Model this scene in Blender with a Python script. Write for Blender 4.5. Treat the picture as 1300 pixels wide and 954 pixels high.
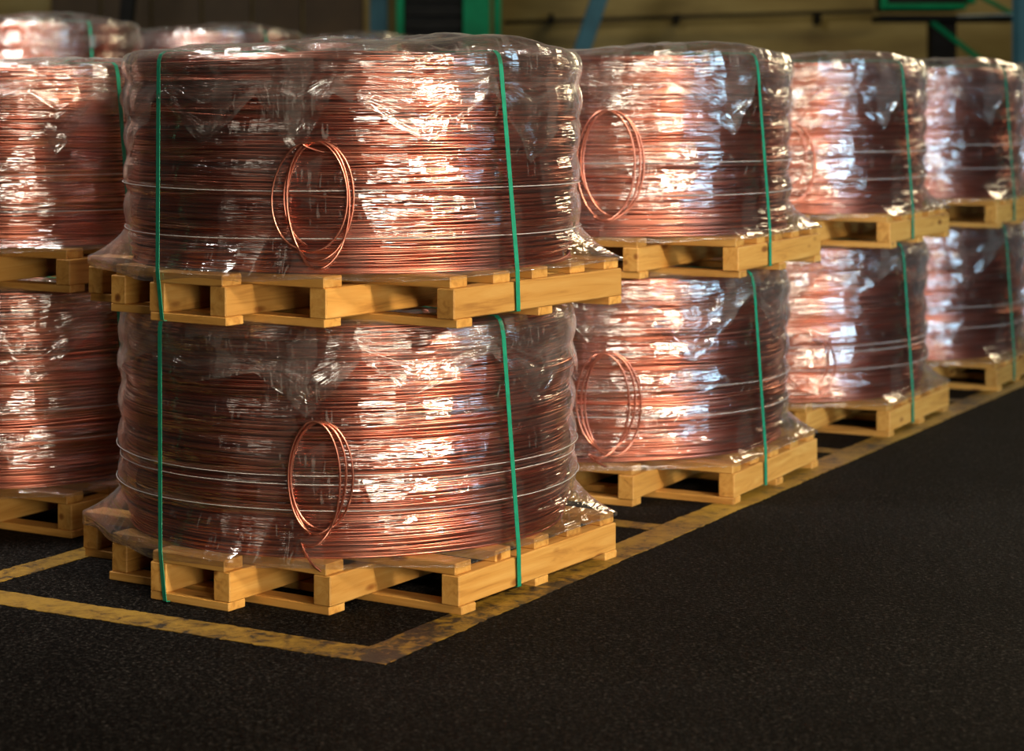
import bpy, math, random
import numpy as np
from mathutils import Vector

scene = bpy.context.scene
C = scene.collection
for o in list(bpy.data.objects):
    bpy.data.objects.remove(o)

# ------------------------------------------------------------------ camera
FPX = 2650.0                     # focal length in pixels of the 1300 wide frame
EYE = 1.77
cam_d = bpy.data.cameras.new('camera')
cam_d.sensor_width = 36.0
cam_d.sensor_fit = 'HORIZONTAL'
cam_d.lens = FPX / 1300.0 * 36.0
cam_d.shift_y = -350.0 / 1300.0
cam_d.clip_end = 200
cam_d.dof.use_dof = True
cam_d.dof.focus_distance = 7.45
cam_d.dof.aperture_fstop = 2.0
cam = bpy.data.objects.new('camera', cam_d)
C.objects.link(cam)
cam.location = (0, 0, EYE)
cam.rotation_euler = (math.pi / 2, 0, 0)
scene.camera = cam

# ------------------------------------------------------------------ world, lights, exposure
scene.view_settings.view_transform = 'Standard'
scene.view_settings.look = 'None'
scene.view_settings.gamma = 1.0
scene.view_settings.use_curve_mapping = False
scene.view_settings.exposure = 0.2
scene.cycles.max_bounces = 7
scene.cycles.diffuse_bounces = 3
scene.cycles.glossy_bounces = 4
w = bpy.data.worlds.new('hall_air')
scene.world = w
w.use_nodes = True
bg = w.node_tree.nodes['Background']
bg.inputs['Color'].default_value = (0.75, 0.62, 0.5, 1)
bg.inputs['Strength'].default_value = 0.018


def area_light(name, loc, target, sx, sy, power, color):
    d = bpy.data.lights.new(name, 'AREA')
    d.shape = 'RECTANGLE'
    d.size = sx
    d.size_y = sy
    d.energy = power
    d.color = color
    o = bpy.data.objects.new(name, d)
    C.objects.link(o)
    o.location = loc
    o.rotation_euler = (Vector(target) - Vector(loc)).to_track_quat('-Z', 'Y').to_euler()
    return o


# unseen warm light added behind the camera, unseen high lamps left and right,
# a cool window low in the wall on the right, and unseen lamps for the far end of the hall
area_light('unseen_warm_light', (4.4, -4.5, 2.4), (0.2, 9.0, 1.0), 4.4, 3.4, 720, (1.0, 0.87, 0.68))  # unseen source, set low so the upright film reflects it broadly
area_light('unseen_high_lamp', (-7.5, 2.0, 7.0), (-1.2, 8.5, 0.8), 3.2, 2.2, 32, (1.0, 0.84, 0.66))  # added fill, lifts the dark left side of the front coils
hb = area_light('unseen_high_lamp', (8.0, 0.2, 6.2), (-0.8, 7.8, 0.6), 1.8, 1.8, 170, (1.0, 0.83, 0.60))
hb.data.spread = math.radians(62)
win = area_light('cool_window', (8.5, 4.6, 2.6), (2.2, 12.5, 1.0), 2.6, 3.0, 75, (0.50, 0.78, 1.0))
win.data.spread = math.radians(72)
area_light('unseen_hall_lamp', (4.0, 21.0, 7.5), (3.0, 26.0, 2.0), 5.0, 1.5, 110, (1.0, 0.82, 0.45))
area_light('unseen_hall_lamp', (7.5, 19.0, 5.5), (2.0, 11.0, 1.2), 2.0, 2.0, 200, (1.0, 0.80, 0.50))  # added backlight, brightens the right-hand edges of the film
area_light('unseen_hall_lamp', (-3.0, 9.0, 6.0), (-2.8, 15.0, 2.2), 2.2, 1.5, 620, (1.0, 0.92, 0.84))  # unseen, brightens the far row from above the left stack

# ------------------------------------------------------------------ node helpers


def new_mat(name):
    m = bpy.data.materials.new(name)
    m.use_nodes = True
    nt = m.node_tree
    for n in list(nt.nodes):
        nt.nodes.remove(n)
    out = nt.nodes.new('ShaderNodeOutputMaterial')
    return m, nt, out


def nd(nt, kind, **kw):
    n = nt.nodes.new(kind)
    for k, v in kw.items():
        if k.startswith('_'):
            setattr(n, k[1:], v)
        else:
            key = k.replace('__', ' ')
            n.inputs[key].default_value = v
    return n


def principled(nt, out, **kw):
    p = nt.nodes.new('ShaderNodeBsdfPrincipled')
    for k, v in kw.items():
        p.inputs[k.replace('__', ' ')].default_value = v
    nt.links.new(p.outputs[0], out.inputs[0])
    return p


def ramp(nt, fac, stops):
    r = nt.nodes.new('ShaderNodeValToRGB')
    els = r.color_ramp.elements
    while len(els) < len(stops):
        els.new(0.5)
    for e, (pos, col) in zip(els, stops):
        e.position = pos
        e.color = col if len(col) == 4 else (*col, 1)
    nt.links.new(fac, r.inputs[0])
    return r


def mapped(nt, coord, scale, rot=(0, 0, 0)):
    tc = nt.nodes.new('ShaderNodeTexCoord')
    mp = nt.nodes.new('ShaderNodeMapping')
    mp.inputs['Scale'].default_value = scale
    mp.inputs['Rotation'].default_value = rot
    nt.links.new(tc.outputs[coord], mp.inputs[0])
    return mp.outputs[0]


def noise_tex(nt, vec, scale, detail=4.0, rough=0.55, dist=0.0):
    n = nt.nodes.new('ShaderNodeTexNoise')
    n.inputs['Scale'].default_value = scale
    n.inputs['Detail'].default_value = detail
    n.inputs['Roughness'].default_value = rough
    n.inputs['Distortion'].default_value = dist
    if vec is not None:
        nt.links.new(vec, n.inputs['Vector'])
    return n


def noise2(nt, *a):
    n = noise_tex(nt, *a)
    n.noise_dimensions = '2D'
    return n


def bump(nt, height, strength, distance=0.01, normal=None):
    b = nt.nodes.new('ShaderNodeBump')
    b.inputs['Strength'].default_value = strength
    b.inputs['Distance'].default_value = distance
    nt.links.new(height, b.inputs['Height'])
    if normal is not None:
        nt.links.new(normal, b.inputs['Normal'])
    return b.outputs[0]


def math_node(nt, op, a, b=None):
    m = nt.nodes.new('ShaderNodeMath')
    m.operation = op
    for i, v in enumerate((a, b)):
        if v is None:
            continue
        if isinstance(v, (int, float)):
            m.inputs[i].default_value = v
        else:
            nt.links.new(v, m.inputs[i])
    return m.outputs[0]


# ------------------------------------------------------------------ materials
def mat_copper():
    m, nt, out = new_mat('bare_copper')
    p = principled(nt, out, Metallic=1.0, Roughness=0.3)
    v = mapped(nt, 'UV', (1, 1, 1))
    n1 = noise_tex(nt, v, 1.0, 3)
    r = ramp(nt, n1.outputs[0], [(0.3, (0.56, 0.15, 0.09)), (0.55, (0.79, 0.325, 0.23)), (0.75, (0.88, 0.46, 0.34))])
    nt.links.new(r.outputs[0], p.inputs['Base Color'])
    return m


def mat_copper_core():
    m, nt, out = new_mat('copper_inner_layers')
    p = principled(nt, out, Metallic=1.0, Roughness=0.42)
    p.inputs['Base Color'].default_value = (0.55, 0.20, 0.125, 1)
    v = mapped(nt, 'Object', (0.6, 0.6, 120))
    n1 = noise_tex(nt, v, 1.0, 2)
    nt.links.new(bump(nt, n1.outputs[0], 1.0, 0.006), p.inputs['Normal'])
    return m


def mat_film(name, base, edge, haze_amt, rough, crumple):
    m, nt, out = new_mat(name)
    tr = nd(nt, 'ShaderNodeBsdfTransparent', Color=(0.97, 0.95, 0.93, 1))
    gl = nd(nt, 'ShaderNodeBsdfGlossy', Color=(0.95, 0.95, 0.95, 1), Roughness=rough)
    tl = nd(nt, 'ShaderNodeBsdfDiffuse', Color=(0.85, 0.82, 0.80, 1))
    # wrinkle relief: long horizontal pulls, fine pulls, and short upright ticks
    h1 = noise2(nt, mapped(nt, 'UV', (2.2, 26, 1)), 1.0, 3, 0.6, 0.4)
    h2 = noise2(nt, mapped(nt, 'UV', (7, 150, 1)), 1.0, 2, 0.5)
    h3 = noise2(nt, mapped(nt, 'UV', (38, 5, 1)), 1.0, 1, 0.5, 0.5)
    b1 = bump(nt, h1.outputs[0], 0.8, 0.018)
    b2 = bump(nt, h2.outputs[0], 0.55, 0.003, b1)
    b3 = bump(nt, h3.outputs[0], 0.2, 0.004, b2)
    cr = nt.nodes.new('ShaderNodeTexVoronoi')
    cr.voronoi_dimensions = '2D'
    cr.inputs['Scale'].default_value = 1.0
    nt.links.new(mapped(nt, 'UV', (9, 6.5, 1), (0, 0, 0.5)), cr.inputs['Vector'])
    b3 = bump(nt, cr.outputs['Distance'], crumple, 0.02, b3)
    nt.links.new(b3, gl.inputs['Normal'])
    lw = nd(nt, 'ShaderNodeLayerWeight', Blend=0.5)
    f = math_node(nt, 'POWER', lw.outputs['Facing'], 3.0)
    f = math_node(nt, 'MULTIPLY', f, edge)
    patch = noise2(nt, mapped(nt, 'UV', (2.4, 6, 1)), 1.0, 3, 0.6, 0.6)
    pr = ramp(nt, patch.outputs[0], [(0.42, (0.35, 0.35, 0.35)), (0.62, (1, 1, 1))])
    base_f = math_node(nt, 'MULTIPLY', pr.outputs[0], base)
    f = math_node(nt, 'ADD', f, base_f)
    # many turns of film lie over each other at the foot of the wrap
    tcv = nt.nodes.new('ShaderNodeTexCoord')
    sep = nt.nodes.new('ShaderNodeSeparateXYZ')
    nt.links.new(tcv.outputs['UV'], sep.inputs[0])
    foot = nt.nodes.new('ShaderNodeMapRange')
    foot.inputs['From Min'].default_value = 0.035
    foot.inputs['From Max'].default_value = -0.02
    nt.links.new(sep.outputs['Y'], foot.inputs['Value'])
    f = math_node(nt, 'ADD', f, math_node(nt, 'MULTIPLY', foot.outputs[0], 0.10))
    mix1 = nt.nodes.new('ShaderNodeMixShader')
    nt.links.new(f, mix1.inputs[0])
    nt.links.new(tr.outputs[0], mix1.inputs[1])
    nt.links.new(gl.outputs[0], mix1.inputs[2])
    # milky streaks where the film is doubled
    hz = noise2(nt, mapped(nt, 'UV', (1.5, 16, 1)), 1.0, 4, 0.65, 0.8)
    hr = ramp(nt, hz.outputs[0], [(0.5, (0, 0, 0)), (0.72, (1, 1, 1))])
    hf = math_node(nt, 'MULTIPLY', hr.outputs[0], haze_amt)
    hf = math_node(nt, 'ADD', hf, haze_amt * 0.25)
    # folded-over film lies in straight-edged patches; white ticks are crease glints painted as haze
    fold = nt.nodes.new('ShaderNodeTexVoronoi')
    fold.voronoi_dimensions = '2D'
    fold.inputs['Scale'].default_value = 1.0
    nt.links.new(mapped(nt, 'UV', (11, 4.5, 1), (0, 0, 0.75)), fold.inputs['Vector'])
    sepc = nt.nodes.new('ShaderNodeSeparateColor')
    nt.links.new(fold.outputs['Color'], sepc.inputs[0])
    fr = ramp(nt, sepc.outputs[0], [(0.70, (0, 0, 0)), (0.72, (0.6, 0.6, 0.6)), (1.0, (1, 1, 1))])
    hf = math_node(nt, 'ADD', hf, math_node(nt, 'MULTIPLY', fr.outputs[0], haze_amt * 1.1))
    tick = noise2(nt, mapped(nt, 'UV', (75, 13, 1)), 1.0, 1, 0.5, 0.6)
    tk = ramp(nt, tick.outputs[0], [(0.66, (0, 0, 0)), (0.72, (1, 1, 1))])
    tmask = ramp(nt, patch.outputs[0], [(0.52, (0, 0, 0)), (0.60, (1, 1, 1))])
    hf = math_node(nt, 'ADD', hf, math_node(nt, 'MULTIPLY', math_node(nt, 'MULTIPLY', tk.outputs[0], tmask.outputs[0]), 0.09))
    edge_h = math_node(nt, 'MULTIPLY', math_node(nt, 'POWER', lw.outputs['Facing'], 5.0), 0.15)  # pale edge haze stands in for light catching the film's rim
    hf = math_node(nt, 'ADD', hf, edge_h)
    hf = math_node(nt, 'ADD', hf, math_node(nt, 'MULTIPLY', foot.outputs[0], 0.012))
    mix2 = nt.nodes.new('ShaderNodeMixShader')
    nt.links.new(hf, mix2.inputs[0])
    nt.links.new(mix1.outputs[0], mix2.inputs[1])
    nt.links.new(tl.outputs[0], mix2.inputs[2])
    nt.links.new(mix2.outputs[0], out.inputs[0])
    return m


def mat_wood():
    m, nt, out = new_mat('pale_pine')
    p = principled(nt, out, Roughness=0.62)
    oi = nt.nodes.new('ShaderNodeObjectInfo')
    tc = nt.nodes.new('ShaderNodeTexCoord')
    add = nt.nodes.new('ShaderNodeVectorMath')
    add.operation = 'ADD'
    nt.links.new(tc.outputs['Object'], add.inputs[0])
    sc = nt.nodes.new('ShaderNodeVectorMath')
    sc.operation = 'SCALE'
    sc.inputs[0].default_value = (7.3, 3.1, 5.7)
    nt.links.new(oi.outputs['Random'], sc.inputs['Scale'])
    nt.links.new(sc.outputs[0], add.inputs[1])
    mp = nt.nodes.new('ShaderNodeMapping')
    mp.inputs['Scale'].default_value = (1.6, 22, 22)
    nt.links.new(add.outputs[0], mp.inputs[0])
    g = noise_tex(nt, mp.outputs[0], 1.0, 5, 0.6, 1.2)
    r = ramp(nt, g.outputs[0], [(0.26, (0.34, 0.145, 0.026)), (0.46, (0.58, 0.29, 0.060)), (0.72, (0.68, 0.39, 0.105))])
    # a few knots
    vo = nt.nodes.new('ShaderNodeTexVoronoi')
    vo.inputs['Scale'].default_value = 1.0
    mp2 = nt.nodes.new('ShaderNodeMapping')
    mp2.inputs['Scale'].default_value = (3.2, 9, 9)
    nt.links.new(add.outputs[0], mp2.inputs[0])
    nt.links.new(mp2.outputs[0], vo.inputs['Vector'])
    kr = ramp(nt, vo.outputs['Distance'], [(0.05, (0.16, 0.07, 0.02)), (0.11, (0.42, 0.25, 0.11)), (0.17, (1, 1, 1))])
    mul = nt.nodes.new('ShaderNodeMixRGB')
    mul.blend_type = 'MULTIPLY'
    mul.inputs[0].default_value = 0.85
    nt.links.new(r.outputs[0], mul.inputs[1])
    nt.links.new(kr.outputs[0], mul.inputs[2])
    # tone differs from board to board
    hsv = nt.nodes.new('ShaderNodeHueSaturation')
    vr = nt.nodes.new('ShaderNodeMapRange')
    vr.inputs['To Min'].default_value = 0.78
    vr.inputs['To Max'].default_value = 1.12
    nt.links.new(oi.outputs['Random'], vr.inputs['Value'])
    nt.links.new(vr.outputs[0], hsv.inputs['Value'])
    nt.links.new(mul.outputs[0], hsv.inputs['Color'])
    nt.links.new(hsv.outputs[0], p.inputs['Base Color'])
    nt.links.new(bump(nt, g.outputs[0], 0.35, 0.003), p.inputs['Normal'])
    return m


def mat_plain(name, col, rough=0.5, metallic=0.0, var=0.15, scale=6.0, bump_s=0.0, spec=0.5):
    m, nt, out = new_mat(name)
    p = principled(nt, out, Roughness=rough, Metallic=metallic)
    p.inputs['Specular IOR Level'].default_value = spec
    n = noise_tex(nt, mapped(nt, 'Object', (1, 1, 1)), scale, 4)
    lo = tuple(c * (1 - var) for c in col)
    hi = tuple(min(1, c * (1 + var)) for c in col)
    r = ramp(nt, n.outputs[0], [(0.35, lo), (0.65, hi)])
    nt.links.new(r.outputs[0], p.inputs['Base Color'])
    if bump_s:
        nt.links.new(bump(nt, n.outputs[0], bump_s, 0.01), p.inputs['Normal'])
    return m


def mat_asphalt():
    m, nt, out = new_mat('dark_asphalt')
    p = principled(nt, out, Roughness=0.7)
    p.inputs['Specular IOR Level'].default_value = 0.03
    v = mapped(nt, 'Object', (1, 1, 1))
    a = noise_tex(nt, v, 72, 4, 0.8)
    b = noise_tex(nt, v, 1.3, 5, 0.6)
    r = ramp(nt, a.outputs[0], [(0.40, (0.0015, 0.0014, 0.0013)), (0.51, (0.005, 0.0046, 0.0042)), (0.59, (0.020, 0.018, 0.0165)), (0.70, (0.085, 0.077, 0.07))])
    r2 = ramp(nt, b.outputs[0], [(0.3, (0.75, 0.75, 0.75)), (0.7, (1.2, 1.2, 1.2))])
    mul = nt.nodes.new('ShaderNodeMixRGB')
    mul.blend_type = 'MULTIPLY'
    mul.inputs[0].default_value = 1.0
    nt.links.new(r.outputs[0], mul.inputs[1])
    nt.links.new(r2.outputs[0], mul.inputs[2])
    nt.links.new(mul.outputs[0], p.inputs['Base Color'])
    vo = nt.nodes.new('ShaderNodeTexVoronoi')
    vo.inputs['Scale'].default_value = 150
    nt.links.new(v, vo.inputs['Vector'])
    n1 = bump(nt, vo.outputs['Distance'], 0.6, 0.004)
    n2 = bump(nt, a.outputs[0], 0.6, 0.004, n1)
    nt.links.new(n2, p.inputs['Normal'])
    return m


def mat_paint():
    m, nt, out = new_mat('worn_yellow_paint')
    p = principled(nt, out, Roughness=0.5)
    v = mapped(nt, 'Object', (1, 1, 1))
    a = noise_tex(nt, v, 16, 6, 0.7, 0.5)
    b = noise_tex(nt, v, 1.7, 3, 0.6)
    wear = math_node(nt, 'ADD', a.outputs[0], math_node(nt, 'MULTIPLY', b.outputs[0], 0.75))
    r = ramp(nt, wear, [(0.74, (0.018, 0.014, 0.009)), (0.82, (0.19, 0.105, 0.010)), (1.0, (0.34, 0.20, 0.022))])
    nt.links.new(r.outputs[0], p.inputs['Base Color'])
    c = noise_tex(nt, v, 120, 3)
    nt.links.new(bump(nt, c.outputs[0], 0.5, 0.004), p.inputs['Normal'])
    return m


def mat_wall():
    m, nt, out = new_mat('ochre_plaster')
    p = principled(nt, out, Roughness=0.85)
    v = mapped(nt, 'Object', (0.35, 0.35, 1.3))
    a = noise_tex(nt, v, 1.6, 5, 0.6)
    r = ramp(nt, a.outputs[0], [(0.3, (0.15, 0.105, 0.035)), (0.5, (0.25, 0.19, 0.065)), (0.7, (0.33, 0.26, 0.10))])
    nt.links.new(r.outputs[0], p.inputs['Base Color'])
    return m


M = {
    'copper': mat_copper(), 'core': mat_copper_core(),
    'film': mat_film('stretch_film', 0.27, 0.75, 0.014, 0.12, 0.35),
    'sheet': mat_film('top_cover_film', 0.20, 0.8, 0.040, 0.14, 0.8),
    'wood': mat_wood(), 'asphalt': mat_asphalt(), 'paint': mat_paint(), 'wall': mat_wall(),
    'strap': mat_plain('green_strap_plastic', (0.014, 0.25, 0.15), 0.35, 0, 0.12, 30),
    'rope': mat_plain('white_film_rope', (0.55, 0.54, 0.53), 0.3, 0, 0.1, 30),
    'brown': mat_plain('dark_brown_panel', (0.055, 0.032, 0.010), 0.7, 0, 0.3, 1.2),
    'blue': mat_plain('blue_grey_steel', (0.035, 0.11, 0.15), 0.6, 0, 0.2, 2, 0, 0.15),
    'green': mat_plain('green_machine_paint', (0.001, 0.15, 0.060), 0.6, 0, 0.2, 3, 0, 0.1),
    'dark': mat_plain('dark_grille', (0.009, 0.009, 0.008), 0.7, 0, 0.3, 3, 0, 0.1),
    'steel': mat_plain('grey_steel_tube', (0.28, 0.33, 0.32), 0.35, 0.6, 0.15, 4),
}

# ------------------------------------------------------------------ object helpers


def link(name, mesh, mat=None, parent=None):
    o = bpy.data.objects.new(name, mesh)
    C.objects.link(o)
    if mat is not None and mesh is not None and not mesh.materials:
        mesh.materials.append(mat)
    if parent is not None:
        o.parent = parent
    return o


def thing(name, label, cat, loc=(0, 0, 0), rz=0.0, group=None):
    o = bpy.data.objects.new(name, None)
    o.empty_display_size = 0.1
    C.objects.link(o)
    o.location = loc
    o.rotation_euler = (0, 0, rz)
    o['label'] = label
    o['category'] = cat
    if group:
        o['group'] = group
    return o


def np_mesh(name, verts, quads, smooth=True, uv=None):
    verts = np.asarray(verts, dtype=np.float32)
    quads = np.asarray(quads, dtype=np.int32)
    me = bpy.data.meshes.new(name)
    nq, k = quads.shape
    me.vertices.add(len(verts))
    me.vertices.foreach_set('co', verts.ravel())
    me.loops.add(nq * k)
    me.loops.foreach_set('vertex_index', quads.ravel())
    me.polygons.add(nq)
    me.polygons.foreach_set('loop_start', np.arange(0, nq * k, k, dtype=np.int32))
    me.polygons.foreach_set('loop_total', np.full(nq, k, dtype=np.int32))
    me.polygons.foreach_set('use_smooth', np.full(nq, smooth, dtype=bool))
    if uv is not None:
        l = me.uv_layers.new(name='UVMap')
        l.data.foreach_set('uv', np.asarray(uv, dtype=np.float32)[quads.ravel()].ravel())
    me.update(calc_edges=True)
    me.validate()
    return me


def box_mesh(name, sx, sy, sz, bev=0.004):
    """a sawn board: box with chamfered edges, centred"""
    import bmesh
    bm = bmesh.new()
    bmesh.ops.create_cube(bm, size=1.0)
    for v in bm.verts:
        v.co = Vector((v.co.x * sx, v.co.y * sy, v.co.z * sz))
    if bev:
        bmesh.ops.bevel(bm, geom=bm.edges[:], offset=bev, segments=1, profile=0.5, affect='EDGES')
    me = bpy.data.meshes.new(name)
    bm.to_mesh(me)
    bm.free()
    return me


def grid_quads(n_row, n_col, wrap_col=True):
    i = np.arange(n_row - 1)[:, None]
    j = np.arange(n_col if wrap_col else n_col - 1)[None, :]
    j2 = (j + 1) % n_col
    return np.stack([i * n_col + j, i * n_col + j2, (i + 1) * n_col + j2, (i + 1) * n_col + j], -1).reshape(-1, 4)


def tube(points, rad, sides=6, closed=False):
    P = np.asarray(points, float)
    n = len(P)
    T = np.gradient(P, axis=0) if not closed else (np.roll(P, -1, 0) - np.roll(P, 1, 0))
    T /= np.linalg.norm(T, axis=1)[:, None] + 1e-9
    ref = np.zeros_like(T)
    ref[:, 2] = 1.0
    near = np.abs(T[:, 2]) > 0.9
    nrm = P.copy()
    nrm[:, 2] = 0
    nrm /= np.linalg.norm(nrm, axis=1)[:, None] + 1e-9
    ref = nrm                                  # radial direction is never along a loop's tangent here
    B = np.cross(T, ref)
    B /= np.linalg.norm(B, axis=1)[:, None] + 1e-9
    N = np.cross(B, T)
    ph = np.arange(sides) / sides * 2 * math.pi
    V = P[:, None, :] + rad * (np.cos(ph)[None, :, None] * N[:, None, :] + np.sin(ph)[None, :, None] * B[:, None, :])
    q = grid_quads(n, sides)
    if closed:
        last = grid_quads(2, sides)
        last = np.where(last < sides, last + (n - 1) * sides, last - sides)
        q = np.concatenate([q, last])
    return V.reshape(-1, 3), q


class Wob:
    """smooth periodic noise on a cylinder: sum of sines in (theta, z)"""

    def __init__(self, rng, n, mmax, kz, mmin=0):
        self.m = rng.integers(mmin, mmax + 1, n)
        self.k = rng.uniform(-kz, kz, n)
        self.p = rng.uniform(0, 2 * math.pi, n)
        self.a = rng.uniform(0.5, 1.0, n)
        self.a /= self.a.sum() * 0.5

    def __call__(self, th, z):
        s = 0
        for m, k, p, a in zip(self.m, self.k, self.p, self.a):
            s = s + a * np.sin(m * th + k * z + p)
        return s


# ------------------------------------------------------------------ the setting
FLOOR_ANG = math.radians(29.2)          # the rows run this far to the right of straight ahead
ROW = Vector((math.sin(FLOOR_ANG), math.cos(FLOOR_ANG), 0))
LEFT = Vector((-math.cos(FLOOR_ANG), math.sin(FLOOR_ANG), 0))

floor = link('floor', box_mesh('floor', 70, 80, 0.2, 0), M['asphalt'])
floor.location = (0, 24, -0.1)
floor['kind'] = 'structure'
floor['label'] = 'dark asphalt hall floor with worn yellow lines'


def line(p0, direction, length, width, seed, name='yellow_line'):
    """worn painted line lying on the floor, its edges slightly ragged; p0 is the outer corner"""
    rng = np.random.default_rng(seed)
    n = max(8, int(length / 0.02))
    t = np.linspace(0, length, n)
    d = np.array(direction[:2])
    s = np.array([-d[1], d[0]])
    rag = lambda: rng.normal(0, 0.0022, n) + 0.004 * np.sin(t * 9 + rng.uniform(0, 6)) * np.sin(t * 3.1 + rng.uniform(0, 6))
    e0, e1 = rag(), width + rag()
    top, bot = 0.0022, -0.001
    V = []
    for e, z in ((e0, bot), (e0, top), (e1, top), (e1, bot)):
        xy = np.array(p0[:2])[None, :] + t[:, None] * d[None, :] + e[:, None] * s[None, :]
        V.append(np.column_stack([xy, np.full(n, z)]))
    V = np.stack(V, 1).reshape(-1, 3)
    q = grid_quads(n, 4)
    me = np_mesh(name, V - np.array([0, 24, -0.1]), q[:, ::-1], smooth=False)
    o = link(name, me, M['paint'], floor)
    return o


CORNER = Vector((-0.40, 6.535, 0))
line(CORNER, ROW, 22.0, 0.155, 1)                             # along the aisle
fl = line(CORNER + ROW * 0.155 + LEFT * 0.157, LEFT, 6.0, 0.155, 2)      # across the front
line(CORNER + LEFT * 1.835 + ROW * 0.157, ROW, 14.0, 0.13, 3)  # between the two rows
for i, k in enumerate((2.08, 4.22, 6.25, 8.2)):
    line(CORNER + ROW * (k + 0.3) + LEFT * 0.157, LEFT, 1.67, 0.12, 10 + i)

wall = link('wall_back', box_mesh('wall_back', 44, 0.3, 9, 0), M['wall'])
wall.location = (0, 28.15, 4.5)
wall['kind'] = 'structure'
# ------------------------------------------------------------------ pallets
SX = (0.8425, 0.4725, 0.1425)            # stringer positions either side of the middle
SL = (1.09, 1.57, 1.86)                  # their lengths
HX = 0.88
B_H, S_H, D_H = 0.03, 0.105, 0.04
P_H = B_H + S_H + D_H

str_me = [box_mesh('stringer', l, 0.075, S_H, 0.004) for l in SL]
b_half = {0: HX, 1: 0.51, 2: 0.18}
bot_me = [box_mesh('bottom_board', 2 * b_half[k], 0.09, B_H, 0.003) for k in range(3)]
dk_me = [box_mesh('deck_board', 2 * b_half[k] - 0.03, 0.10, D_H, 0.003) for k in range(3)]
for me in str_me + bot_me + dk_me:
    me.materials.append(M['wood'])


def outline_r(th):
    """distance from the pallet's middle to its stepped outline, by direction"""
    pts = [(HX, -0.545), (HX, 0.545), (0.51, 0.785), (0.18, 0.93), (-0.18, 0.93), (-0.51, 0.785),
           (-HX, 0.545), (-HX, -0.545), (-0.51, -0.785), (-0.18, -0.93), (0.18, -0.93), (0.51, -0.785)]
    th = np.asarray(th, float)
    best = np.full(th.shape, 9.0)
    dx, dy = np.cos(th), np.sin(th)
    for (x0, y0), (x1, y1) in zip(pts, pts[1:] + pts[:1]):
        ex, ey = x1 - x0, y1 - y0
        den = dx * ey - dy * ex
        t = (x0 * ey - y0 * ex) / np.where(np.abs(den) < 1e-9, 1e-9, den)
        s = (x0 * dy - y0 * dx) / np.where(np.abs(den) < 1e-9, 1e-9, den)
        ok = (t > 0) & (s >= -1e-6) & (s <= 1 + 1e-6)
        best = np.where(ok & (t < best), t, best)
    return best


def make_pallet(label, loc, rz, group):
    p = thing('wooden_pallet', label, 'pallet', loc, rz, group)
    rnd = random.Random(label)
    j = lambda a: rnd.uniform(-a, a)
    for sx in (1, -1):
        for k in range(3):
            o = link('stringer', str_me[k], None, p)
            o.location = (sx * SX[k], j(0.006), B_H + S_H / 2)
            o.rotation_euler = (0, 0, math.pi / 2)
    ends = (SL[0] / 2 - 0.045, SL[1] / 2 - 0.045, SL[2] / 2 - 0.045)
    for sy in (1, -1):
        for k in range(3):
            o = link('bottom_board', bot_me[k], None, p)
            o.location = (j(0.008), sy * ends[k] + j(0.005), B_H / 2)
            o = link('deck_board', dk_me[k], None, p)
            o.location = (j(0.008), sy * (ends[k] - 0.005) + j(0.004), B_H + S_H + D_H / 2)
        o = link('deck_board', dk_me[0], None, p)
        o.location = (j(0.008), sy * 0.245 + j(0.01), B_H + S_H + D_H / 2)
    o = link('bottom_board', bot_me[0], None, p)
    o.location = (j(0.008), j(0.02), B_H / 2)
    o = link('deck_board', dk_me[0], None, p)
    o.location = (j(0.008), j(0.01), B_H + S_H + D_H / 2)
    return p


# ------------------------------------------------------------------ wrapped copper coils
R_LOBE = math.radians(-25)     # the side where the covers stand up most
RC = 0.840                 # radius of the winding
WIRE = 0.0053              # wire radius


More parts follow.
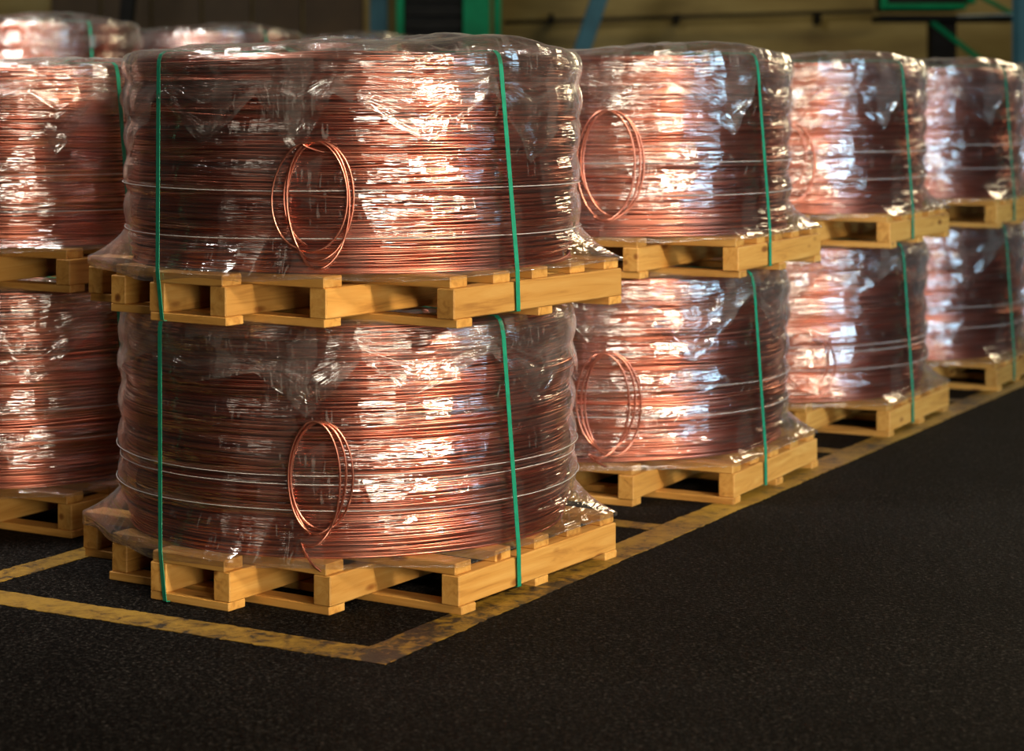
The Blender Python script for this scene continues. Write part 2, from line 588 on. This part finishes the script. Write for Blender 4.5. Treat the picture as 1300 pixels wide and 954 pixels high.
class Coil:
    """meshes of one kind of wrapped coil, made once and shared"""

    def __init__(self, seed, H, lobes, straps, ropes, detail=1.0, bulge=0.0, dome=0.0):
        rng = np.random.default_rng(seed)
        self.rng, self.H, self.bulge = rng, H, bulge
        self.lobes = lobes
        # ---- winding
        nseg = int(132 * detail)
        th = np.linspace(0, 2 * math.pi, nseg, endpoint=False)
        V, Q, UV = [], [], []
        sides = 5
        ph = np.arange(sides) / sides * 2 * math.pi
        base = 0
        wq = grid_quads(nseg + 1, sides)
        macro = Wob(rng, 8, 3, 40)
        lay = Wob(rng, 8, 2, 70)

        def ring(r, z, ring_id):
            nonlocal base
            r2 = np.append(r, r[0])
            z2 = np.append(z, z[0])
            t2 = np.append(th, 2 * math.pi)
            rr = r2[:, None] + WIRE * np.cos(ph)[None, :]
            zz = z2[:, None] + WIRE * np.sin(ph)[None, :]
            V.append(np.stack([rr * np.cos(t2)[:, None], rr * np.sin(t2)[:, None], zz], -1).reshape(-1, 3))
            UV.append(np.stack([np.broadcast_to(t2[:, None] * 0.7, rr.shape), np.full(rr.shape, ring_id * 0.73)], -1).reshape(-1, 2))
            Q.append(wq + base)
            base += (nseg + 1) * sides

        step = 0.0120 / detail ** 0.5
        rid = 0
        for layer, dr in ((0, 0.0), (1, -0.010)):
            z0 = WIRE + layer * step * 0.5
            while z0 < H - WIRE:
                zr = z0 / H
                amp = 0.0068 if layer == 0 else 0.0035
                z = z0 + sum(rng.normal(0, amp / k ** 0.7) * np.sin(k * th + rng.uniform(0, 6.28)) for k in (1, 2, 3, 5))
                # top layers tilt a little with the load
                r = RC + dr + bulge * math.sin(math.pi * zr) + 0.006 * macro(th, z0) + 0.013 * lay(th * 0 + 1.0, z0) \
                    + sum(rng.normal(0, 0.0035 / k ** 0.5) * np.sin(k * th + rng.uniform(0, 6.28)) for k in (1, 2, 4, 7))
                if zr > 0.95:
                    r = r - 0.02 * (zr - 0.95) / 0.05
                z = np.clip(z, WIRE, H + 0.002)
                ring(r, z, rid)
                rid += 1
                z0 += step * rng.uniform(0.75, 1.25)
        rt = RC - 0.02
        while rt > 0.46:
            z = H - 0.004 + rng.normal(0, 0.003) + sum(rng.normal(0, 0.004) * np.sin(k * th + rng.uniform(0, 6.28)) for k in (1, 2, 3))
            r = rt + sum(rng.normal(0, 0.006) * np.sin(k * th + rng.uniform(0, 6.28)) for k in (1, 2, 3))
            ring(r, z, rid)
            rid += 1
            rt -= 0.0125
        self.winding = np_mesh('winding', np.concatenate(V), np.concatenate(Q), True, np.concatenate(UV))
        # ---- inner layers
        n = 72
        t = np.linspace(0, 2 * math.pi, n, endpoint=False)
        prof = [(0.44, 0.002)] + [(RC - 0.022 + bulge * math.sin(math.pi * s) - 0.008, 0.002 + s * (H - 0.02)) for s in np.linspace(0, 1, 12)] + [(0.44, H - 0.018), (0.44, 0.002)]
        V = np.array([[(r * math.cos(a), r * math.sin(a), z) for a in t] for r, z in prof]).reshape(-1, 3)
        self.core = np_mesh('inner_layers', V, grid_quads(len(prof), n), False)
        # ---- film
        self.f1 = Wob(rng, 10, 5, 9)
        self.f2 = Wob(rng, 12, 22, 30, 4)
        self.f3 = Wob(rng, 8, 4, 4)
        self.f4 = Wob(rng, 10, 14, 0.01, 3)
        self.ftop = Wob(rng, 10, 7, 8, 1)
        nt_ = 264
        t = np.linspace(0, 2 * math.pi, nt_ + 1) + math.pi / 2       # seam at the far side
        hem = np.clip(0.036 + 0.020 * self.f4(t, 0), 0.012, 0.07) * (0.60 - 0.40 * np.cos(t - math.radians(0)))
        rows = []
        vv = []
        # hem over the pallet's edge
        for s in np.linspace(1, 0, 4, endpoint=False):
            rows.append((self.poly(t) + 0.006 + 0.002 * self.f2(t, s * 3), -hem * s))
            vv.append(-0.04 * s)
        for z in np.concatenate([np.linspace(0, 0.2, 18, endpoint=False), np.linspace(0.2, H - 0.03, int(78 * H), endpoint=False)]):
            rows.append((self.side_r(t, z), np.full_like(t, z)))
            vv.append(z)
        rr = self.side_r(t, H - 0.03)
        for s in np.linspace(0, 1, 26):
            r, z = self.top_curve(t, rr, s)
            rows.append((r, z))
            vv.append(H + 0.6 * s)
        V = np.array([np.stack([r * np.cos(t), r * np.sin(t), z], -1) for r, z in rows]).reshape(-1, 3)
        UV = np.array([np.stack([(t - math.pi / 2) * 0.88, np.full_like(t, v)], -1) for v in vv]).reshape(-1, 2)
        self.film = np_mesh('stretch_film', V, grid_quads(len(rows), nt_ + 1, False), True, UV)
        # ---- loose cover sheet over the top with a pointed hem
        ctrl = np.cumsum(rng.uniform(0.12, 0.42, 40))
        ctrl = np.concatenate([[0], ctrl[ctrl < 6.1], [2 * math.pi]])
        cv = np.where(np.arange(len(ctrl)) % 2 == 0, rng.uniform(0.04, 0.12, len(ctrl)), rng.uniform(0.14, 0.36, len(ctrl)))
        cv[-1] = cv[0]
        skirt = np.interp(t - math.pi / 2, ctrl, cv)
        rows, vv = [], []
        for s in np.linspace(1, 0, 22, endpoint=False):
            z = H - 0.03 - skirt * s
            fold = 0.006 + 0.012 * np.abs(self.f2(t + 0.3, z * 0.6)) * (0.4 + s)
            rows.append((self.side_r(t, np.maximum(z, 0.05)) + fold, z))
            vv.append(H - 0.25 * s)
        rr = self.side_r(t, H - 0.03) + 0.008
        for s in np.linspace(0, 1, 30):
            r, z = self.top_curve(t, rr, s)
            lift = 0
            for (ang, wid, hgt) in lobes:
                d = np.angle(np.exp(1j * (t - ang)))
                lift = lift + hgt * np.exp(-(d / wid) ** 2)
            env = min(1, s / 0.12) * (1 - 0.75 * min(1, max(0, s - 0.12) / 0.6))
            crease = (0.012 if dome else 0.0) * np.abs(self.f2(t, s * 0.4)) * min(1, s / 0.06) * (1 - s)
            lift = lift + 0
            rise = dome * (1 + 0.5 * self.ftop(t, s * 4)) * math.sin(math.pi / 2 * min(1, max(0, s - 0.06) / 0.6)) * (0.45 + 0.55 * np.cos(t - R_LOBE))
            rows.append((r, z + 0.006 + lift * env + crease + rise))
            vv.append(H + 0.6 * s)
        V = np.array([np.stack([r * np.cos(t), r * np.sin(t), z], -1) for r, z in rows]).reshape(-1, 3)
        UV = np.array([np.stack([(t - math.pi / 2) * 0.88 + 3.3, np.full_like(t, v)], -1) for v in vv]).reshape(-1, 2)
        self.sheet = np_mesh('cover_sheet', V, grid_quads(len(rows), nt_ + 1, False), True, UV)
        # ---- straps
        self.straps = []
        for ang, deep, top, low in straps:
            self.straps.append(self.make_strap(math.radians(ang), deep, top, low))
        # ---- film ropes
        self.ropes = []
        for z0, tilt in ropes:
            a = np.linspace(0, 2 * math.pi, 180, endpoint=False)
            z = z0 + tilt * np.sin(a - 0.6) + 0.003 * np.sin(3 * a + z0 * 30)
            r = self.side_r(a, z) + 0.006
            v, q = tube(np.stack([r * np.cos(a), r * np.sin(a), z], -1), 0.0017, 5, True)
            self.ropes.append(np_mesh('film_rope', v, q))
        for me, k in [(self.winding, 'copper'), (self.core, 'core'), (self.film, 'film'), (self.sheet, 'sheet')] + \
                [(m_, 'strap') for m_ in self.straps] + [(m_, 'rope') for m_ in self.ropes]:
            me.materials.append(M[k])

    def poly(self, th):
        return outline_r(th)

    def side_r(self, th, z):
        H = self.H
        th = np.asarray(th, float)
        zz = np.asarray(z, float) + 0 * th
        # bands of film: each pass leaves a soft scallop
        per = 0.135
        wv = zz + 0.02 * self.f3(th, 0 * zz) + 0.012 * self.f1(th, zz * 0)
        sc = np.abs(np.sin(math.pi * wv / per))
        r = RC + 0.016 + self.bulge * np.sin(math.pi * np.clip(zz / H, 0, 1)) + 0.017 * sc \
            + 0.006 * self.f1(th, zz) + 0.0022 * self.f2(th, zz)
        flare = np.clip(1 - zz / 0.19, 0, 1) ** 2.6
        return r + (self.poly(th) + 0.006 - r) * flare

    def top_curve(self, th, rr, s):
        H = self.H
        if s < 0.12:
            a = s / 0.12 * math.pi / 2
            return rr - 0.035 * (1 - math.cos(a)), H - 0.03 + 0.045 * math.sin(a) + 0 * rr
        u = (s - 0.12) / 0.88
        r = (rr - 0.035) * (1 - u) + 0.04 * u
        z = H + 0.015 + (0.012 * self.ftop(th, u * 6)) * math.sin(math.pi * u) - 0.05 * u * u
        return r, z

    def make_strap(self, al, deep, top, low):
        """closed band over the coil and round the pallet, in the upright plane at angle al"""
        pts = []
        H = self.H
        for side, a in ((1, al), (-1, al + math.pi)):
            path = []
            pr = float(outline_r(np.array([a]))[0]) + 0.009
            zb = -P_H + (0.026 if not deep else 0.001)
            path += [(pr - 0.10, zb), (pr - 0.03, zb), (pr, zb + 0.004)]
            for z in np.linspace(zb + 0.02, -0.01, 5):
                path.append((pr, z))
            for z in np.linspace(0.0, H - 0.03, 40):
                path.append((float(self.side_r(np.array([a]), z)[0]) + 0.007, z))
            rr = self.side_r(np.array([a]), H - 0.03)
            for s in np.linspace(0.02, 1, 24):
                r, z = self.top_curve(np.array([a]), rr, s)
                path.append((float(r[0]) + 0.004, float(z[0]) + 0.010))
            path = [(side * r, z) for r, z in path]
            pts += path if side == 1 else path[::-1]
        P = np.array(pts)
        # a taut band only touches the outermost points of the run: keep its convex hull above the pallet's underside
        keep = []
        for p in P:
            while len(keep) >= 2:
                (x1, y1), (x2, y2) = keep[-2], keep[-1]
                if (x2 - x1) * (p[1] - y1) - (y2 - y1) * (p[0] - x1) <= 0:
                    keep.pop()
                else:
                    break
            keep.append((p[0], p[1]))
        K = np.array(keep)
        seg = np.append(0, np.cumsum(np.linalg.norm(np.diff(K, axis=0), axis=1)))
        tt = np.unique(np.concatenate([seg, np.linspace(0, seg[-1], 120)]))
        P = np.stack([np.interp(tt, seg, K[:, 0]), np.interp(tt, seg, K[:, 1])], -1)
        T = np.gradient(P, axis=0)
        T /= np.linalg.norm(T, axis=1)[:, None] + 1e-9
        N = np.stack([T[:, 1], -T[:, 0]], -1)
        w, th = 0.0095, 0.0012
        ca, sa = math.cos(al), math.sin(al)
        rows = []
        for (o, s) in ((-th, -w), (-th, w), (th, w), (th, -w)):
            q = P + N * o
            f = np.clip((P[:, 1] + P_H) / (H + P_H), 0, 1)
            s = s + (low + (top - low) * f) * np.clip(P[:, 0] / 0.6, -1, 1)      # the band leans a little
            rows.append(np.stack([q[:, 0] * ca - s * sa, q[:, 0] * sa + s * ca, q[:, 1]], -1))
        V = np.stack(rows, 1).reshape(-1, 3)
        return np_mesh('strap', V, grid_quads(len(P), 4), False)

    def loop_mesh(self, ang, zc, w, h, seed, turns=3, tail=0.0, wire=0.0042):
        """loose oval loop of wire hanging flat against the coil"""
        rng = np.random.default_rng(seed)
        pts = []
        n = 60
        start = -math.pi * 0.62
        tot = int(n * turns)
        dx = rng.uniform(-0.17, 0.17, int(turns) + 2)
        sx = rng.uniform(0.70, 1.0, int(turns) + 2)
        sy = rng.uniform(0.80, 1.0, int(turns) + 2)
        for i in range(tot + 1):
            k = i / n
            f = k - int(k)
            a = start - 2 * math.pi * k
            j = int(k)
            lerp = lambda arr: arr[j] * (1 - f) + arr[j + 1] * f
            x = 0.5 * w * (lerp(sx) * math.cos(a) + lerp(dx) * 1.5)
            y = 0.5 * h * lerp(sy) * math.sin(a) + 0.5 * h * (1 - lerp(sy)) * 0.8
            pts.append((x, y, 0.004 * j))
        if tail:
            x0, y0, _ = pts[-1]
            for s in np.linspace(0.1, 1, 12):
                pts.append((x0 + 0.02 * s + 0.05 * s * s, y0 - tail * s, 0.004 * turns * (1 - s)))
        P = []
        for x, y, o in pts:
            a = ang + x / RC
            z = zc + y
            r = RC + 0.036 + self.bulge * math.sin(math.pi * min(1, max(0, z / self.H))) + o
            if z < 0.19:
                r = max(r, float(self.side_r(np.array([a]), max(z, 0.0))[0]) + 0.006)
            P.append((r * math.cos(a), r * math.sin(a), z))
        v, q = tube(P, wire, 6)
        me = np_mesh('end_loop', v, q)
        me.materials.append(M['copper'])
        return me


R = math.radians
STRAPS = ((-12, False, -0.045, 0.012), (-98, True, -0.085, 0.03))
kinds = {
    'a': Coil(11, 0.755, ((R(-62), 0.34, 0.012), (R(-8), 0.30, 0.05)), STRAPS, ((0.295, 0.003), (0.128, 0.004)), 1.0, 0.0, 0.055),
    'low': Coil(67, 0.735, ((R(-20), 0.3, 0.012),), STRAPS, ((0.295, 0.003), (0.15, 0.004)), 0.9, 0.0, 0.02),
    'b': Coil(23, 0.80, ((R(-60), 0.3, 0.006),), STRAPS, ((0.300, 0.004), (0.255, -0.012), (0.178, 0.006)), 1.0, 0.008),
    'c': Coil(37, 0.79, ((R(-30), 0.45, 0.05), (R(-110), 0.4, 0.02)), STRAPS, ((0.33, 0.004), (0.19, 0.005)), 0.8, 0.0, 0.03),
    'd': Coil(41, 0.80, ((R(-60), 0.4, 0.006),), STRAPS, ((0.33, 0.006), (0.20, -0.005)), 0.8, 0.008),
    'tall': Coil(53, 1.14, ((R(-30), 0.5, 0.05),), STRAPS, ((0.5, 0.004),), 0.6, 0.0, 0.04),
}


seal_me = box_mesh('strap_seal', 0.008, 0.045, 0.09, 0.002)
seal_me.materials.append(M['steel'])


def make_coil(kind, label, loc, rz, group, loop=None):
    k = kinds[kind]
    c = thing('copper_wire_coil', label, 'wire coil', loc, rz, group)
    link('winding', k.winding, None, c)
    link('inner_layers', k.core, None, c)
    link('stretch_film', k.film, None, c)
    link('cover_sheet', k.sheet, None, c)
    for s in k.straps:
        o = link('strap', s, None, c)
        o['label'] = 'flat green plastic strap'
        if kind == 'tall' and s is k.straps[0]:
            al, top = R(-12), -0.045
            rr_ = float(k.side_r(np.array([al]), k.H - 0.12)[0]) + 0.026
            b = link('strap_seal', seal_me, None, o)
            b.location = (rr_ * math.cos(al) + 0.04 * math.sin(al), rr_ * math.sin(al) - 0.04 * math.cos(al), k.H - 0.12)
            b.rotation_euler = (0, 0, al)
    for r in k.ropes:
        link('film_rope', r, None, c)
    if loop:
        u = loop                          # (angle seen from the camera, height, width, height, seed, turns, tail)
        view = math.atan2(-loc[1], -loc[0])          # towards the camera
        me = k.loop_mesh(view + R(u[0]) - rz, *u[1:])
        o = link('end_loop', me, None, c)
        o['label'] = 'loose oval loop of bare copper wire'
    return c


PITCH = P_H + 0.80 + 0.016


def stack(x, y, yaw_low, yaw_up, kl, ku, labels, loops=(None, None), up_off=(0, 0)):
    for lvl in (0, 1):
        z = lvl * PITCH
        px, py = (x, y) if lvl == 0 else (x + up_off[0], y + up_off[1])
        rz = -R(yaw_low if lvl == 0 else yaw_up)
        make_pallet(labels[lvl * 2], (px, py, z), rz, 'octagonal pallets under the coils')
        make_coil(kl if lvl == 0 else ku, labels[lvl * 2 + 1], (px, py, z + P_H), rz, 'film wrapped copper coils', loops[lvl])


def four(where):
    return (f'pine pallet on the floor, {where}', f'lower film wrapped copper wire coil, {where}',
            f'raised pine pallet between two coils, {where}', f'upper film wrapped copper wire coil, {where}')


stack(-0.630, 8.09, 32.4, 34.5, 'b', 'a',
      ('stepped pine pallet on the floor at the front corner of the yellow line', 'large lower copper wire coil in front, loop end trailing down',
       'stepped pine pallet between the two large front coils', 'large upper copper wire coil in front, in clear film'),
      ((-7.5, 0.27, 0.25, 0.435, 5, 3, 0.09), (-8.5, 0.245, 0.26, 0.44, 21, 3.4, 0.03)), (0.02, -0.04))
stack(0.44, 10.0, 27.5, 27.5, 'd', 'c', four('second stack along the aisle'),
      ((1, 0.26, 0.28, 0.46, 15, 3, 0.05), (1, 0.315, 0.29, 0.49, 18, 3, 0)), (0.02, 0))
stack(1.46, 11.83, 28, 28, 'b', 'c', four('third stack along the aisle'),
      ((15, 0.20, 0.31, 0.36, 25, 2, 0), (5, 0.27, 0.28, 0.44, 28, 3, 0)))
stack(2.42, 13.55, 28, 28, 'd', 'c', four('fourth stack along the aisle'))
stack(3.40, 15.3, 29, 29, 'b', 'c', four('fifth stack, cut by the right edge'))
stack(-2.27, 9.33, 30, 30, 'd', 'low', four('stack cut by the left edge'))
# far row at the back left: only the tops of its taller upper coils rise above the others
stack(-3.62, 15.4, 29, 29, 'd', 'tall', four('leftmost stack of the far row'), (None, (-4, 0.88, 0.24, 0.5, 31, 3, 0)))
stack(-2.62, 17.5, 29, 29, 'd', 'tall', four('middle stack of the far row'))
stack(-1.66, 19.6, 29, 29, 'd', 'tall', four('farthest stack of the far row'))


# ------------------------------------------------------------------ background along the back wall
def box_part(name, mat, parent, x0, x1, y0, y1, z0, z1, bev=0.01):
    me = box_mesh(name, x1 - x0, y1 - y0, z1 - z0, bev)
    o = link(name, me, M[mat], parent)
    o.location = ((x0 + x1) / 2, (y0 + y1) / 2, (z0 + z1) / 2)
    if parent is not None:
        o.location -= parent.location
    return o


def beam(name, mat, parent, p0, p1, wx, wy):
    a, b = Vector(p0), Vector(p1)
    me = box_mesh(name, wx, wy, (b - a).length, 0.01)
    o = link(name, me, M[mat], parent)
    o.location = (a + b) / 2 - (parent.location if parent else Vector())
    o.rotation_euler = (b - a).to_track_quat('Z', 'Y').to_euler()
    return o


def at(u, Y):
    return (u - 650) / FPX * Y


def zat(v, Y):
    return EYE - (v - 127) / FPX * Y


# dark panelling on the left part of the wall, and the blackish sheets either side
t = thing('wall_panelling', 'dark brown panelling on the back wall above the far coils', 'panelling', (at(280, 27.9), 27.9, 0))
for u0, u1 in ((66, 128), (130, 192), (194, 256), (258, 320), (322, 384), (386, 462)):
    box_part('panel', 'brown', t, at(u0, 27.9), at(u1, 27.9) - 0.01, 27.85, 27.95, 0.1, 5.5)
t = thing('steel_column', 'blue-grey steel column beside the green machine frame', 'column', (at(481, 26.5), 26.5, 0))
x0, x1 = at(470, 26.5), at(492, 26.5)
box_part('flange', 'blue', t, x0, x1, 26.38, 26.41, 0, 6)
box_part('web', 'blue', t, (x0 + x1) / 2 - 0.01, (x0 + x1) / 2 + 0.01, 26.41, 26.6, 0, 6, 0.004)
box_part('flange', 'blue', t, x0, x1, 26.6, 26.63, 0, 6)

t = thing('diagonal_strut', 'leaning blue-grey steel strut against the ochre wall', 'strut', (at(735, 25), 25, 0))
beam('strut_beam', 'blue', t, (at(655, 25), 25, 0.0), (at(800, 25), 25, 4.1), 0.33, 0.2)
box_part('foot_plate', 'blue', t, at(620, 25), at(690, 25), 24.8, 25.2, 0, 0.03)

t = thing('strut', 'dark leaning strut behind the leftmost far coil', 'strut', (at(165, 24), 24, 0))
beam('strut_beam', 'dark', t, (at(130, 24), 24, 0.0), (at(178, 24), 24, 4.2), 0.2, 0.15)
box_part('foot_plate', 'dark', t, at(110, 24), at(150, 24), 23.85, 24.15, 0, 0.03)

Y = 24.0
t = thing('machine_frame', 'green painted machine frame with a dark louvred panel', 'machine', (at(570, Y), Y, 0))
box_part('post', 'green', t, at(503, Y), at(513, Y), Y - 0.1, Y + 0.1, 0, 4.2)
box_part('post', 'green', t, at(588, Y), at(622, Y), Y - 0.15, Y + 0.15, 0, 4.2)
box_part('post', 'green', t, at(626, Y), at(636, Y), Y + 0.15, Y + 0.35, 0, 4.2)
box_part('back_panel', 'dark', t, at(513, Y), at(588, Y), Y + 0.02, Y + 0.06, 0.3, 4.1)
for i in range(22):
    z = 0.5 + i * 0.16
    o = box_part('louvre', 'dark', t, at(513, Y) + 0.01, at(588, Y) - 0.01, Y - 0.05, Y + 0.02, z, z + 0.1, 0.005)
box_part('top_rail', 'green', t, at(503, Y), at(622, Y), Y - 0.1, Y + 0.1, 4.2, 4.35)

t = thing('wall_pipe', 'dark horizontal pipe along the ochre wall', 'pipe', (at(900, 27.6), 27.6, 0))
vz = zat(17, 27.6)
beam('pipe_run', 'dark', t, (at(640, 27.6), 27.6, vz - 0.12), (at(1110, 27.6), 27.6, vz + 0.03), 0.05, 0.05)
for u in (700, 860, 1040):
    box_part('bracket', 'dark', t, at(u, 27.6) - 0.03, at(u, 27.6) + 0.03, 27.6, 28.0, vz - 0.14, vz)

Y = 24.0
t = thing('raised_machine', 'dark machine with green rails raised on a dark post', 'machine', (at(1195, Y), Y, 0))
box_part('post', 'dark', t, at(1180, Y), at(1211, Y), Y - 0.15, Y + 0.15, 0, zat(28, Y))
box_part('housing', 'dark', t, at(1119, Y), at(1217, Y), Y - 0.4, Y + 0.4, zat(14, Y), zat(-40, Y))
box_part('corner_post', 'green', t, at(1111, Y), at(1119, Y), Y - 0.4, Y - 0.3, zat(14, Y), zat(-40, Y))
box_part('rail', 'green', t, at(1117, Y), at(1216, Y), Y - 0.47, Y - 0.4, zat(13.5, Y), zat(7, Y))
box_part('bed', 'dark', t, at(1112, Y), at(1288, Y), Y - 0.3, Y + 0.3, zat(28, Y), zat(20, Y))
box_part('coupling', 'green', t, at(1218, Y), at(1232, Y), Y - 0.3, Y + 0.1, zat(6, Y), zat(-10, Y))
beam('shaft', 'steel', t, (at(1215, Y - .35), Y - .35, zat(22, Y)), (at(1288, Y - .35), Y - .35, zat(20, Y)), 0.03, 0.03)
beam('brace', 'green', t, (at(1182, Y - .2), Y - .2, zat(28, Y)), (at(1262, Y - .2), Y - .2, zat(90, Y)), 0.06, 0.06)
beam('brace', 'green', t, (at(1240, Y - .2), Y - .2, zat(-6, Y)), (at(1288, Y - .2), Y - .2, zat(20, Y)), 0.05, 0.05)
Y = 22.0
t = thing('steel_column', 'blue-grey steel column at the right edge of the photo', 'column', (at(1310, Y), Y, 0))
box_part('flange', 'blue', t, at(1289, Y), at(1330, Y), Y - 0.15, Y - 0.12, 0, 6)
box_part('web', 'blue', t, at(1308, Y), at(1311, Y), Y - 0.12, Y + 0.12, 0, 6, 0.004)
box_part('flange', 'blue', t, at(1289, Y), at(1330, Y), Y + 0.12, Y + 0.15, 0, 6)
